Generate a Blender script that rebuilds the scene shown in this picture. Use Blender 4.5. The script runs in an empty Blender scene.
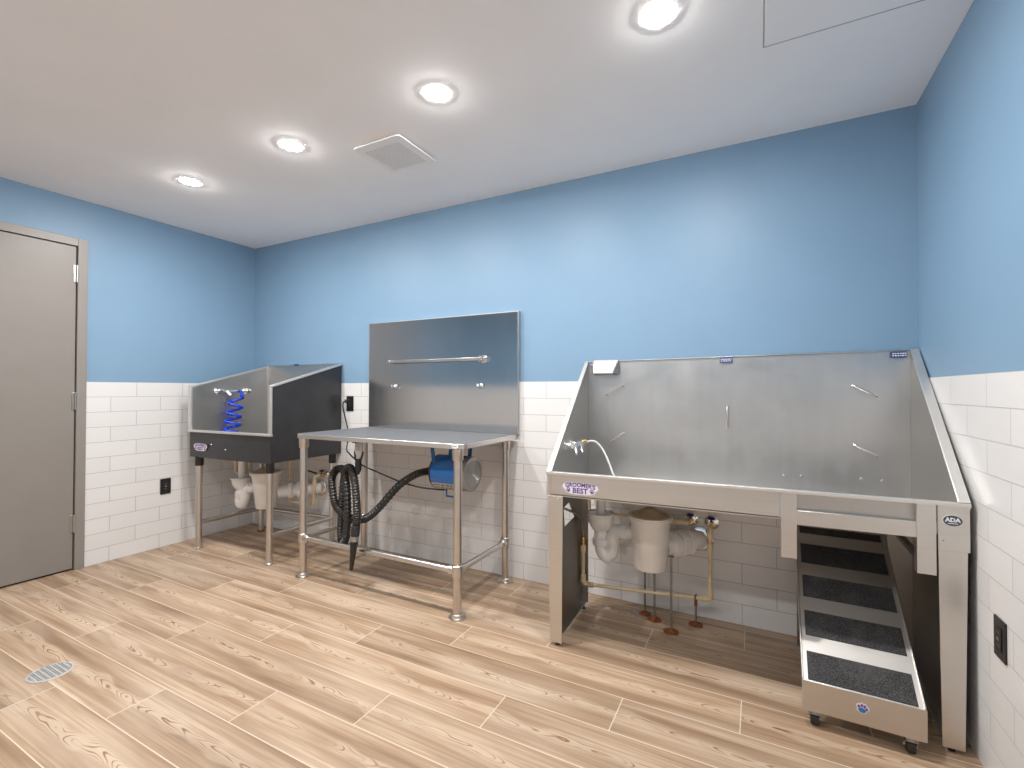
import bpy, bmesh, math, random
from mathutils import Vector, Matrix, noise
random.seed(7)
C = bpy.context.scene.collection
PI = math.pi
ROOM_W, ROOM_H, FRONT = 4.609, 2.445, -3.75
TILE_TOP = 1.235

# ------------------------------------------------------------------ materials
def new_mat(name):
    m = bpy.data.materials.new(name); m.use_nodes = True
    nt = m.node_tree
    return m, nt, nt.nodes['Principled BSDF']
def node(nt, t, **kw):
    n = nt.nodes.new(t)
    for k, v in kw.items():
        setattr(n, k, v)
    return n
def math_n(nt, op, a, b=None, c=None, clamp=False):
    n = nt.nodes.new('ShaderNodeMath'); n.operation = op; n.use_clamp = clamp
    for i, v in enumerate((a, b, c)):
        if v is None: continue
        if isinstance(v, (int, float)): n.inputs[i].default_value = v
        else: nt.links.new(v, n.inputs[i])
    return n.outputs[0]
def mix_c(nt, f, a, b, mode='MIX'):
    n = nt.nodes.new('ShaderNodeMix'); n.data_type = 'RGBA'; n.blend_type = mode
    for key, v in (('Factor', f), ('A', a), ('B', b)):
        s = [i for i in n.inputs if i.name == key and i.type == ('VALUE' if key == 'Factor' else 'RGBA')][0]
        if isinstance(v, (int, float)): s.default_value = v
        elif isinstance(v, tuple): s.default_value = (*v, 1)
        else: nt.links.new(v, s)
    return [o for o in n.outputs if o.type == 'RGBA'][0]
def ramp(nt, f, stops):
    n = nt.nodes.new('ShaderNodeValToRGB'); cr = n.color_ramp
    while len(cr.elements) < len(stops): cr.elements.new(.5)
    for e, (p, c) in zip(cr.elements, stops):
        e.position = p; e.color = (*c, 1) if isinstance(c, tuple) else (c, c, c, 1)
    nt.links.new(f, n.inputs[0]); return n.outputs[0]
def noise_n(nt, vec, scale=5, detail=3, rough=.5, dist=0):
    n = nt.nodes.new('ShaderNodeTexNoise')
    n.inputs['Scale'].default_value = scale; n.inputs['Detail'].default_value = detail
    n.inputs['Roughness'].default_value = rough; n.inputs['Distortion'].default_value = dist
    if vec is not None: nt.links.new(vec, n.inputs['Vector'])
    return n.outputs['Fac']
def mapped(nt, vec, scale=(1, 1, 1), loc=(0, 0, 0)):
    n = nt.nodes.new('ShaderNodeMapping'); n.inputs['Scale'].default_value = scale; n.inputs['Location'].default_value = loc
    nt.links.new(vec, n.inputs['Vector']); return n.outputs[0]
def bump(nt, b, height, strength=.1, dist=.01):
    n = nt.nodes.new('ShaderNodeBump'); n.inputs['Strength'].default_value = strength; n.inputs['Distance'].default_value = dist
    nt.links.new(height, n.inputs['Height']); nt.links.new(n.outputs[0], b.inputs['Normal'])
def tex_obj(nt):
    return nt.nodes.new('ShaderNodeNewGeometry').outputs['Position']

def plain(name, col, rough=.5, metal=0., spec=.5, var=.06, scale=30, coat=0., bumpy=0.):
    """a plain coloured surface with faint mottling of colour and gloss"""
    m, nt, b = new_mat(name)
    p = tex_obj(nt)
    n = noise_n(nt, p, scale, 4, .6)
    lo = tuple(max(0, c * (1 - var)) for c in col); hi = tuple(min(1, c * (1 + var)) for c in col)
    nt.links.new(ramp(nt, n, [(.3, lo), (.7, hi)]), b.inputs['Base Color'])
    r = math_n(nt, 'MULTIPLY_ADD', n, .12, max(.02, rough - .06)); nt.links.new(r, b.inputs['Roughness'])
    b.inputs['Metallic'].default_value = metal; b.inputs['Specular IOR Level'].default_value = spec
    b.inputs['Coat Weight'].default_value = coat
    if bumpy: bump(nt, b, n, bumpy, .004)
    return m

def steel(name, col=(.60, .58, .55), rough=.28, grain=(2, 2, 160), var=.10, blotch=.1, wave=0., aniso=0.):
    """brushed stainless: fine streaks along the sheet, soft blotches of wear"""
    m, nt, b = new_mat(name)
    p = tex_obj(nt)
    st = noise_n(nt, mapped(nt, p, grain), 1.0, 4, .6)
    bl = noise_n(nt, p, 6, 5, .6, .6)
    f = math_n(nt, 'ADD', math_n(nt, 'MULTIPLY', st, .6), math_n(nt, 'MULTIPLY', bl, .4))
    lo = tuple(c * (1 - var) for c in col); hi = tuple(min(1, c * (1 + var)) for c in col)
    nt.links.new(ramp(nt, f, [(.35, lo), (.65, hi)]), b.inputs['Base Color'])
    r = math_n(nt, 'MULTIPLY_ADD', st, .10, rough - .05)
    r = math_n(nt, 'MULTIPLY_ADD', bl, blotch, r)
    nt.links.new(math_n(nt, 'SUBTRACT', r, blotch / 2), b.inputs['Roughness'])
    b.inputs['Metallic'].default_value = 1.0
    h = math_n(nt, 'MULTIPLY', st, .02)
    if wave:
        h = math_n(nt, 'ADD', h, math_n(nt, 'MULTIPLY', noise_n(nt, p, 1.6, 1, .4), wave))
    bump(nt, b, h, .18 if not wave else .25, .01)
    if aniso:
        tg = nt.nodes.new('ShaderNodeTangent'); tg.direction_type = 'RADIAL'; tg.axis = 'Z'
        nt.links.new(tg.outputs[0], b.inputs['Tangent']); b.inputs['Anisotropic'].default_value = aniso
    return m

M = {}
M['ceiling'] = plain('ceiling paint', (.935, .93, .935), .8, scale=3, var=.015, spec=.2)
M['blue'] = plain('blue wall paint', (.195, .315, .445), .45, scale=4, var=.02, spec=.35, bumpy=.02)
M['door'] = plain('grey door paint', (.235, .214, .194), .42, scale=6, var=.02)
M['frame'] = plain('grey frame paint', (.25, .23, .21), .42, scale=6, var=.02)
M['gap'] = plain('dark gap', (.02, .018, .016), .8)
M['steel'] = steel('brushed stainless sheet', (.52, .505, .485), .36, (3, 3, 60), var=.03)
M['steel_back'] = steel('scuffed stainless sheet', (.58, .575, .565), .36, (30, 3, 3), var=.025, blotch=.22)
M['steel_front'] = steel('stainless front sheet', (.66, .64, .61), .36, (3, 3, 90), var=.025, blotch=.12)
M['rim_steel'] = steel('rolled rim steel', (.74, .72, .69), .50, (3, 3, 40), var=.03)
M['mirror_steel'] = steel('satin stainless panel', (.62, .62, .62), .17, (60, 2, 2), var=.02, blotch=.02, wave=.015, aniso=.95)
M['pipe_steel'] = steel('polished pipe', (.62, .59, .56), .30, (20, 20, 20), var=.04)
M['dark_steel'] = steel('dark steel', (.28, .27, .255), .38, (3, 3, 90))
M['chrome'] = plain('chrome', (.82, .82, .82), .1, 1.0, var=.02)
M['brass'] = plain('brass', (.72, .50, .22), .25, 1.0)
M['black_panel'] = plain('black cladding', (.028, .028, .031), .38, var=.15, scale=14)
M['black'] = plain('black plastic', (.012, .012, .013), .35)
M['rubber'] = plain('black rubber', (.018, .017, .016), .55)
M['hose'] = plain('black hose', (.022, .02, .019), .33)
M['pvc'] = plain('white pvc', (.90, .89, .87), .35, var=.03, scale=18)
M['pail'] = plain('off white plastic', (.83, .80, .745), .42, var=.05, scale=9)
M['pail_lid'] = plain('tan plastic lid', (.50, .38, .24), .5, var=.12)
M['cream'] = plain('cream pipe', (.70, .57, .36), .38, var=.1, scale=40)
M['rust'] = plain('rust', (.22, .075, .025), .85, var=.45, scale=90, bumpy=.4)
M['rod'] = plain('galvanised rod', (.30, .31, .31), .42, .9, var=.2, scale=60)
M['blue_dryer'] = plain('glossy blue enamel', (.0, .13, .44), .25, coat=.5)
M['blue_bracket'] = plain('blue bracket enamel', (.0, .08, .27), .35)
M['blue_hose'] = plain('blue coil hose', (.006, .045, .52), .25)
M['blue_knob'] = plain('blue knob', (.008, .015, .12), .35)
M['silver'] = plain('silver grille', (.36, .35, .34), .4, .8, var=.12, scale=120)
M['white_plastic'] = plain('white plastic', (.92, .90, .885), .5, var=.02)
M['vent_dark'] = plain('vent slot', (.42, .40, .39), .7)
M['white_hose'] = plain('white hose', (.82, .82, .82), .3)
M['clear'] = plain('cloudy plastic', (.46, .45, .43), .4)
M['mat_top'] = plain('grey table mat', (.115, .122, .132), .6, spec=.3, var=.12, scale=60, bumpy=.05)
M['decal_white'] = plain('decal white', (.72, .66, .74), .5)
M['decal_purple'] = plain('decal purple', (.12, .075, .26), .5)
M['decal_blue'] = plain('decal blue', (.03, .17, .42), .5)
M['badge'] = plain('badge slate', (.045, .065, .10), .4)
M['sticker_blue'] = plain('label blue', (.02, .055, .19), .4)
M['white_print'] = plain('white print', (.8, .8, .8), .5)
M['plaster'] = plain('plaster', (.36, .28, .23), .9, var=.25, scale=50, bumpy=.3)
M['paper'] = plain('paper chip', (.75, .72, .68), .8)
M['drain_metal'] = plain('drain metal', (.52, .51, .49), .5, .4)
M['hinge'] = steel('hinge steel', (.5, .49, .47), .35)

# gritty tread tape
m, nt, b = new_mat('grit tape'); p = tex_obj(nt)
n1 = noise_n(nt, p, 260, 3, .75); n2 = noise_n(nt, p, 14, 4, .6)
nt.links.new(mix_c(nt, ramp(nt, n2, [(.45, 0.), (.7,   .25)]), ramp(nt, n1, [(.4, (.006, .006, .007)), (.72, (.11, .11, .112))]), (.13, .13, .13)), b.inputs['Base Color'])
b.inputs['Roughness'].default_value = .9; bump(nt, b, n1, .7, .003); M['grit'] = m

# white brick wall tile, UV in metres
m, nt, b = new_mat('white wall tile')
uv = nt.nodes.new('ShaderNodeUVMap').outputs[0]
br = node(nt, 'ShaderNodeTexBrick', offset=.5, offset_frequency=2, squash=1.0)
nt.links.new(uv, br.inputs['Vector'])
for k, v in {'Scale': 1., 'Mortar Size': .0017, 'Mortar Smooth': .1, 'Bias': 0., 'Brick Width': .3065, 'Row Height': TILE_TOP / 12}.items(): br.inputs[k].default_value = v
br.inputs['Color1'].default_value = (.72, .715, .71, 1); br.inputs['Color2'].default_value = (.695, .69, .685, 1); br.inputs['Mortar'].default_value = (.41, .40, .39, 1)
nt.links.new(br.outputs['Color'], b.inputs['Base Color'])
inv = math_n(nt, 'SUBTRACT', 1., br.outputs['Fac'])
wav = noise_n(nt, mapped(nt, uv, (9, 22, 1)), 1.0, 3, .5)
h = math_n(nt, 'ADD', math_n(nt, 'MULTIPLY', inv, .35), math_n(nt, 'MULTIPLY', wav, .55))
bump(nt, b, h, .35, .004)
nt.links.new(math_n(nt, 'MULTIPLY_ADD', br.outputs['Fac'], .55, .22), b.inputs['Roughness']); M['tile'] = m

# wood-look porcelain plank floor
m, nt, b = new_mat('wood look plank floor'); p = tex_obj(nt)
sep = nt.nodes.new('ShaderNodeSeparateXYZ'); nt.links.new(p, sep.inputs[0]); X, Y = sep.outputs[0], sep.outputs[1]
yy = math_n(nt, 'DIVIDE', math_n(nt, 'SUBTRACT', -.06, Y), .1955)
k = math_n(nt, 'FLOOR', yy); v = math_n(nt, 'SUBTRACT', yy, k)
mod3 = math_n(nt, 'SUBTRACT', k, math_n(nt, 'MULTIPLY', math_n(nt, 'FLOOR', math_n(nt, 'DIVIDE', k, 3.)), 3.))
xx = math_n(nt, 'DIVIDE', math_n(nt, 'ADD', math_n(nt, 'SUBTRACT', X, 2.71), math_n(nt, 'MULTIPLY', mod3, .404)), 1.211)
ix = math_n(nt, 'FLOOR', xx); u = math_n(nt, 'SUBTRACT', xx, ix)
comb = nt.nodes.new('ShaderNodeCombineXYZ'); nt.links.new(k, comb.inputs[0]); nt.links.new(ix, comb.inputs[1])
wn = nt.nodes.new('ShaderNodeTexWhiteNoise'); wn.noise_dimensions = '2D'; nt.links.new(comb.outputs[0], wn.inputs['Vector'])
rnd = wn.outputs['Value']; wsep = nt.nodes.new('ShaderNodeSeparateColor'); nt.links.new(wn.outputs['Color'], wsep.inputs[0])
def pv(sx, sy, off=0.):
    c = nt.nodes.new('ShaderNodeCombineXYZ')
    nt.links.new(math_n(nt, 'MULTIPLY_ADD', X, sx, math_n(nt, 'MULTIPLY', rnd, 37.)), c.inputs[0])
    nt.links.new(math_n(nt, 'MULTIPLY', Y, sy), c.inputs[1]); c.inputs[2].default_value = off
    return c.outputs[0]
s1 = noise_n(nt, pv(1.0, 14), 1.0, 3, .55); s2 = noise_n(nt, pv(1.6, 95, 3.), 1.0, 4, .65); s3 = noise_n(nt, pv(1.0, 5, 9.), 1.0, 2, .5)
col = ramp(nt, s1, [(.32, (.225, .143, .088)), (.5, (.39, .272, .18)), (.68, (.545, .412, .296))])
col = mix_c(nt, math_n(nt, 'MULTIPLY', ramp(nt, s2, [(.44, 0.), (.62, 1.)]), .60), col, (.27, .165, .095))
col = mix_c(nt, math_n(nt, 'MULTIPLY', ramp(nt, s3, [(.5, 0.), (.72, 1.)]), .35), col, (.64, .53, .42))
# cathedral figure down the middle of each plank
cen = math_n(nt, 'ADD', .5, math_n(nt, 'MULTIPLY', math_n(nt, 'SUBTRACT', noise_n(nt, pv(1.3, 0, 5.), 1.0, 1, .5), .5), .85))
d = math_n(nt, 'SUBTRACT', v, cen)
ad = math_n(nt, 'ABSOLUTE', d); d2 = math_n(nt, 'MULTIPLY', d, d)
wob = noise_n(nt, pv(7, 16, 7.), 1.0, 1, .4)
wid = math_n(nt, 'MULTIPLY_ADD', noise_n(nt, pv(4.5, 0, 11.), 1.0, 1, .5), .38, -.055)
sgn = math_n(nt, 'MULTIPLY_ADD', math_n(nt, 'GREATER_THAN', wsep.outputs[2], .5), 2., -1.)
ph = math_n(nt, 'ADD', math_n(nt, 'MULTIPLY', X, math_n(nt, 'MULTIPLY', sgn, 26.)), math_n(nt, 'ADD', math_n(nt, 'MULTIPLY', d2, 520.), math_n(nt, 'MULTIPLY', wob, 17.)))
line = ramp(nt, math_n(nt, 'ABSOLUTE', math_n(nt, 'SINE', ph)), [(.0, 1.), (.20, .85), (.50, 0.)])
line = math_n(nt, 'MULTIPLY', line, ramp(nt, noise_n(nt, pv(9, 24, 13.), 1.0, 1, .5), [(.36, .15), (.58, 1.)]))
msk = ramp(nt, math_n(nt, 'SUBTRACT', wid, ad), [(.0, 0.), (.045, 1.)])
patch = ramp(nt, noise_n(nt, pv(2.2, 0, 15.), 1.0, 1, .5), [(.27, 0.), (.39, 1.)])
figs = math_n(nt, 'MULTIPLY', math_n(nt, 'MULTIPLY', line, msk), patch)
col = mix_c(nt, math_n(nt, 'MULTIPLY', math_n(nt, 'MULTIPLY', msk, patch), .45), col, (.60, .48, .36))
col = mix_c(nt, math_n(nt, 'MULTIPLY', figs, .95), col, (.215, .09, .032))
tone = math_n(nt, 'MULTIPLY_ADD', wsep.outputs[1], .20, .88)
tc = nt.nodes.new('ShaderNodeCombineXYZ')
for i in range(3): nt.links.new(tone, tc.inputs[i])
col = mix_c(nt, 1., col, tc.outputs[0], 'MULTIPLY')
eu = math_n(nt, 'MULTIPLY', math_n(nt, 'MINIMUM', u, math_n(nt, 'SUBTRACT', 1., u)), 1.211)
ev = math_n(nt, 'MULTIPLY', math_n(nt, 'MINIMUM', v, math_n(nt, 'SUBTRACT', 1., v)), .1955)
gr = math_n(nt, 'LESS_THAN', math_n(nt, 'MINIMUM', eu, ev), .0019)
col = mix_c(nt, math_n(nt, 'MULTIPLY', gr, .8), col, (.70, .60, .48))
nt.links.new(col, b.inputs['Base Color'])
b.inputs['Roughness'].default_value = .42; b.inputs['Specular IOR Level'].default_value = .4
bump(nt, b, math_n(nt, 'SUBTRACT', math_n(nt, 'MULTIPLY', s2, .3), gr), .12, .003); M['floor'] = m

# lamp lens
m, nt, b = new_mat('lit lens'); b.inputs['Base Color'].default_value = (.9, .9, .9, 1)
b.inputs['Emission Color'].default_value = (1., .972, .94, 1); b.inputs['Emission Strength'].default_value = 1000.; M['lens'] = m
M['lens_dim'] = m2 = m.copy(); m2.name = 'dimmer lit lens'; m2.node_tree.nodes['Principled BSDF'].inputs['Emission Strength'].default_value = 520.

# ------------------------------------------------------------------ mesh builder
def smooth_path(pts, sub=8):
    P = [Vector(p) for p in pts]; out = []
    for i in range(len(P) - 1):
        p0, p1, p2, p3 = P[max(0, i - 1)], P[i], P[i + 1], P[min(len(P) - 1, i + 2)]
        for j in range(sub):
            t = j / sub
            out.append(.5 * ((2 * p1) + (p2 - p0) * t + (2 * p0 - 5 * p1 + 4 * p2 - p3) * t * t + (3 * p1 - p0 - 3 * p2 + p3) * t ** 3))
    out.append(P[-1]); return out

class MB:
    def __init__(self): self.v = []; self.f = []
    def add(self, vs, fs):
        o = len(self.v); self.v += [Vector(x) for x in vs]; self.f += [[i + o for i in f] for f in fs]; return self
    def box(self, x0, x1, y0, y1, z0, z1):
        return self.add([(x0, y0, z0), (x1, y0, z0), (x1, y1, z0), (x0, y1, z0), (x0, y0, z1), (x1, y0, z1), (x1, y1, z1), (x0, y1, z1)],
                        [(0, 3, 2, 1), (4, 5, 6, 7), (0, 1, 5, 4), (1, 2, 6, 5), (2, 3, 7, 6), (3, 0, 4, 7)])
    def plate(self, pts, t):
        """polygon pts extruded by vector t"""
        t = Vector(t); P = [Vector(p) for p in pts]; n = len(P)
        nrm = Vector((0, 0, 0))
        for i in range(n): nrm += P[i].cross(P[(i + 1) % n])
        if nrm.dot(t) > 0: P.reverse()
        return self.add(P + [p + t for p in P], [list(range(n)), list(range(2 * n - 1, n - 1, -1))] + [((i + 1) % n, i, i + n, (i + 1) % n + n) for i in range(n)])
    def tube(self, path, r, seg=12, caps=True):
        P = [Vector(p) for p in path]; n = len(P)
        rr = r if callable(r) else (lambda i: r)
        T = [((P[min(i + 1, n - 1)] - P[max(i - 1, 0)]).normalized()) for i in range(n)]
        a = Vector((0, 0, 1)) if abs(T[0].z) < .9 else Vector((1, 0, 0))
        N = (a - T[0] * a.dot(T[0])).normalized(); vs = []; fs = []
        for i in range(n):
            N = (N - T[i] * N.dot(T[i])).normalized(); Bn = T[i].cross(N)
            for s in range(seg):
                A = 2 * PI * s / seg; vs.append(P[i] + (N * math.cos(A) + Bn * math.sin(A)) * rr(i))
        for i in range(n - 1):
            for s in range(seg):
                q = (s + 1) % seg; fs.append((i * seg + s, i * seg + q, (i + 1) * seg + q, (i + 1) * seg + s))
        if caps: fs += [list(range(seg - 1, -1, -1)), list(range((n - 1) * seg, n * seg))]
        return self.add(vs, fs)
    def lathe(self, prof, origin, axis=(0, 0, 1), seg=28, closed=True):
        """prof: (radius, height along axis) pairs"""
        ax = Vector(axis).normalized(); a = Vector((1, 0, 0)) if abs(ax.x) < .9 else Vector((0, 1, 0))
        u = (a - ax * a.dot(ax)).normalized(); w = ax.cross(u); o = Vector(origin); vs = []; fs = []; n = len(prof)
        for r, h in prof:
            for s in range(seg):
                A = 2 * PI * s / seg; vs.append(o + ax * h + (u * math.cos(A) + w * math.sin(A)) * max(r, 1e-5))
        for i in range(n - 1):
            for s in range(seg):
                q = (s + 1) % seg; fs.append((i * seg + s, i * seg + q, (i + 1) * seg + q, (i + 1) * seg + s))
        if closed: fs += [list(range(seg - 1, -1, -1)), list(range((n - 1) * seg, n * seg))]
        return self.add(vs, fs)
    def torus(self, origin, axis, R, r, seg=28, ms=8):
        ax = Vector(axis).normalized(); a = Vector((1, 0, 0)) if abs(ax.x) < .9 else Vector((0, 1, 0))
        u = (a - ax * a.dot(ax)).normalized(); w = ax.cross(u); o = Vector(origin); vs = []; fs = []
        for s in range(seg):
            A = 2 * PI * s / seg; d = u * math.cos(A) + w * math.sin(A)
            for t in range(ms):
                B = 2 * PI * t / ms; vs.append(o + d * (R + r * math.cos(B)) + ax * r * math.sin(B))
        for s in range(seg):
            for t in range(ms):
                q, p = (s + 1) % seg, (t + 1) % ms; fs.append((s * ms + t, q * ms + t, q * ms + p, s * ms + p))
        return self.add(vs, fs)
    def build(self, name, mat, parent=None, xf=None, bevel=0., smooth=True):
        vs = [Vector(p) for p in self.v]
        if xf: vs = [xf(p) for p in vs]
        root = parent
        while root is not None and root.parent is not None: root = root.parent
        if root is not None and root.type == 'EMPTY' and not root.get('local_build'):
            vs = [p - root.location for p in vs]
        me = bpy.data.meshes.new(name); me.from_pydata([tuple(p) for p in vs], [], self.f); me.validate()
        bm = bmesh.new(); bm.from_mesh(me); bmesh.ops.recalc_face_normals(bm, faces=bm.faces); bm.to_mesh(me); bm.free()
        me.materials.append(M[mat])
        if smooth:
            me.polygons.foreach_set('use_smooth', [True] * len(me.polygons))
            me.set_sharp_from_angle(angle=math.radians(38))
        o = bpy.data.objects.new(name, me); C.objects.link(o)
        if parent is not None: o.parent = parent
        if bevel:
            bv = o.modifiers.new('edge', 'BEVEL'); bv.width = bevel; bv.segments = 2; bv.limit_method = 'ANGLE'; bv.angle_limit = math.radians(40)
        return o

def tag(o, label, cat, group=None, kind=None):
    o['label'] = label; o['category'] = cat
    if group: o['group'] = group
    if kind: o['kind'] = kind
    return o
def thing(name, label, cat, loc, group=None, rotz=0., local=False):
    o = bpy.data.objects.new(name, None); C.objects.link(o); o.empty_display_size = .05
    o.location = loc; o.rotation_euler = (0, 0, rotz)
    if local: o['local_build'] = 1
    return tag(o, label, cat, group)
def copy_tree(o, parent=None):
    c = o.copy(); C.objects.link(c); c.parent = parent
    for ch in list(o.children): copy_tree(ch, c)
    return c
def text_mb(body, size, origin, right, up, depth=.0004, spacing=1., shear=0., offset=0.):
    """raised lettering as mesh, laid out along right / up"""
    cu = bpy.data.curves.new('lettering', 'FONT'); cu.body = body; cu.size = size; cu.align_x = 'CENTER'; cu.align_y = 'CENTER'
    cu.extrude = depth / 2; cu.space_character = spacing; cu.shear = shear; cu.offset = offset; cu.resolution_u = 3
    t = bpy.data.objects.new('lettering', cu); C.objects.link(t)
    bpy.context.view_layer.update()
    me = bpy.data.meshes.new_from_object(t.evaluated_get(bpy.context.evaluated_depsgraph_get()))
    r, uu = Vector(right).normalized(), Vector(up).normalized(); n = r.cross(uu); o = Vector(origin)
    mb = MB(); mb.add([o + r * q.co.x + uu * q.co.y + n * q.co.z for q in me.vertices], [list(f.vertices) for f in me.polygons])
    bpy.data.objects.remove(t); bpy.data.curves.remove(cu); bpy.data.meshes.remove(me)
    return mb
def disc_mb(mb, o, right, up, rx, ry, t, rot=0., seg=20, f=None):
    r, uu = Vector(right).normalized(), Vector(up).normalized(); n = r.cross(uu); o = Vector(o); pts = []
    for i in range(seg):
        A = 2 * PI * i / seg; k = f(A) if f else 1.
        a, b_ = rx * k * math.cos(A), ry * k * math.sin(A)
        pts.append(o + r * (a * math.cos(rot) - b_ * math.sin(rot)) + uu * (a * math.sin(rot) + b_ * math.cos(rot)))
    return mb.plate(pts, n * t)
def paw_mb(mb, o, right, up, s, t, grow=0., parts='all', rot=0.):
    r0, u0 = Vector(right).normalized(), Vector(up).normalized(); o = Vector(o)
    r = r0 * math.cos(rot) + u0 * math.sin(rot); u_ = u0 * math.cos(rot) - r0 * math.sin(rot)
    if parts in ('all', 'pad'):
        disc_mb(mb, o - u_ * s * .22, r, u_, s * .50 + grow, s * .38 + grow, t, f=lambda A: 1 - .14 * max(0, -math.sin(A)) * abs(math.cos(2 * A)))
    if parts in ('all', 'toes'):
        for dx, dy, a in ((-.55, .22, .35), (-.2, .55, .12), (.2, .55, -.12), (.55, .22, -.35)):
            disc_mb(mb, o + r * s * dx + u_ * s * dy, r, u_, s * .15 + grow, s * .23 + grow, t, rot=a)
    return mb

# ------------------------------------------------------------------ room shell
def struct(o): o['kind'] = 'structure'; return o
struct(MB().box(-.15, ROOM_W + .15, FRONT - .15, .15, -.12, 0).build('floor', 'floor', smooth=False))
struct(MB().box(-.15, ROOM_W + .15, FRONT - .15, .15, ROOM_H, ROOM_H + .12).build('ceiling', 'ceiling', smooth=False))
def wainscot(parent, axis, at, a0, a1, out, joint, z0=0.):
    """tile field standing 5 mm proud of the painted wall; UV carries the metres along the wall"""
    t = .005; mb = MB()
    if axis == 'y': mb.box(a0, a1, min(at, at + out * t), max(at, at + out * t), z0, TILE_TOP)
    else: mb.box(min(at, at + out * t), max(at, at + out * t), a0, a1, z0, TILE_TOP)
    o = mb.build('tile_wainscot', 'tile', parent, smooth=False)
    me = o.data; uvl = me.uv_layers.new(name='UVMap')
    off = parent.location if parent.type == 'EMPTY' else Vector((0, 0, 0))
    for lp in me.loops:
        c = me.vertices[lp.vertex_index].co + off
        uvl.data[lp.index].uv = ((c.x if axis == 'y' else c.y) - joint, c.z)
    return o
# back wall: joints of the odd rows at x = 4.060 + n*.3065
w = struct(MB().box(-.15, ROOM_W + .15, 0, .15, 0, ROOM_H).build('wall_back', 'blue', smooth=False))
wainscot(w, 'y', 0, 0, ROOM_W, -1, 4.060 - .3065 * 20)
w = struct(MB().box(ROOM_W, ROOM_W + .15, FRONT, 0, 0, ROOM_H).build('wall_right', 'blue', smooth=False))
wainscot(w, 'x', ROOM_W, FRONT, -.005, -1, -.70 - .3065 * 20)
DY1, DY0, DTOP = -1.186, -2.24, 2.181          # door frame outer edges, head
w = struct(MB().box(-.15, 0, DY1, 0, 0, ROOM_H).box(-.15, 0, FRONT, DY0, 0, ROOM_H).box(-.15, 0, DY0, DY1, DTOP, ROOM_H).build('wall_left', 'blue', smooth=False))
wainscot(w, 'x', 0, DY1 + .001, -.005, 1, -.897 - .3065 * 20)
wainscot(w, 'x', 0, FRONT, DY0 - .001, 1, -.897 - .3065 * 20)
w = struct(MB().box(-.15, ROOM_W + .15, FRONT - .15, FRONT, 0, ROOM_H).build('wall_front', 'blue', smooth=False))
wainscot(w, 'y', FRONT, 0, ROOM_W, 1, .1)

# door in the left wall
d = thing('door_1', 'flat grey painted metal door in a matching grey frame', 'door', (0, (DY0 + DY1) / 2, 0)); d['kind'] = 'structure'
fw = .052
f = MB().box(-.148, .012, DY1 - fw, DY1 + .0, 0, DTOP).box(-.148, .012, DY0, DY0 + fw, 0, DTOP).box(-.148, .012, DY0 + fw, DY1 - fw, DTOP - fw, DTOP)
f.box(-.148, -.045, DY1 - fw - .015, DY1 - fw, 0, DTOP - fw).box(-.148, -.045, DY0 + fw, DY0 + fw + .015, 0, DTOP - fw).box(-.148, -.045, DY0 + fw + .015, DY1 - fw - .015, DTOP - fw - .015, DTOP - fw)
f.build('door_frame', 'frame', d, bevel=.002)
MB().box(-.044, .0, DY0 + fw + .005, DY1 - fw - .006, .012, DTOP - fw - .005).build('door_slab', 'door', d, bevel=.0015)
MB().box(-.148, -.02, DY0 + fw, DY1 - fw, 0, .008).build('threshold', 'gap', d)
for z in (1.946, 1.107, .305):
    h = MB(); y = DY1 - fw - .003
    h.box(.001, .0045, y - .018, y + .014, z - .056, z + .056)
    h.build('hinge', 'hinge', d, bevel=.001)
    MB().tube([(.009, y, z - .057), (.009, y, z + .057)], .0065, 12).build('hinge_knuckle', 'hinge', d)
hd = MB().tube([(0, DY0 + fw + .07, 1.0), (.045, DY0 + fw + .07, 1.0), (.05, DY0 + fw + .085, 1.0), (.05, DY0 + fw + .18, 1.0)], .009).lathe([(.026, 0), (.026, .008), (.02, .012)], (0, DY0 + fw + .07, 1.0), (1, 0, 0))
hd.build('door_handle', 'hinge', d)

# ceiling access panel, vent, downlights
ap = thing('access_panel', 'flush white ceiling access panel with a thin dark seam', 'access panel', (4.28, -.98, ROOM_H))
MB().box(4.0105, 4.5515, -1.2515, -.7105, ROOM_H - .003, ROOM_H + .004).build('panel_face', 'ceiling', ap, bevel=.001)
g = MB().box(4.0045, 4.5575, -.7095, -.7045, ROOM_H - .0022, ROOM_H + .002).box(4.0045, 4.5575, -1.2575, -1.2525, ROOM_H - .0022, ROOM_H + .002)
g.box(4.0045, 4.0095, -1.2525, -.7095, ROOM_H - .0022, ROOM_H + .002).box(4.5525, 4.5575, -1.2525, -.7095, ROOM_H - .0022, ROOM_H + .002)
g.build('seam', 'vent_dark', ap)

vt = thing('exhaust_vent', 'square white ceiling exhaust vent with a louvred grille', 'vent', (2.288, -.745, ROOM_H))
zc = ROOM_H - .018
def rounded_sq(cx, cy, h, r, z, n=5):
    out = []
    for (sx, sy, a0) in ((1, 1, 0), (-1, 1, PI / 2), (-1, -1, PI), (1, -1, 1.5 * PI)):
        for i in range(n + 1):
            a = a0 + PI / 2 * i / n; out.append((cx + sx * (h - r) + r * math.cos(a), cy + sy * (h - r) + r * math.sin(a), z))
    return out
gh = .113; gc = (2.283, -.735)
def ring_plate(outer, inner, t):
    n = len(outer); mb = MB(); t = Vector(t); O = [Vector(p) for p in outer]; I = [Vector(p) for p in inner]
    vs = O + I + [p + t for p in O] + [p + t for p in I]; fs = []
    for i in range(n):
        j = (i + 1) % n
        fs += [(i, j, n + j, n + i), (2 * n + i, 3 * n + i, 3 * n + j, 2 * n + j), (i, 2 * n + i, 2 * n + j, j), (n + i, n + j, 3 * n + j, 3 * n + i)]
    return mb.add(vs, fs)
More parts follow.
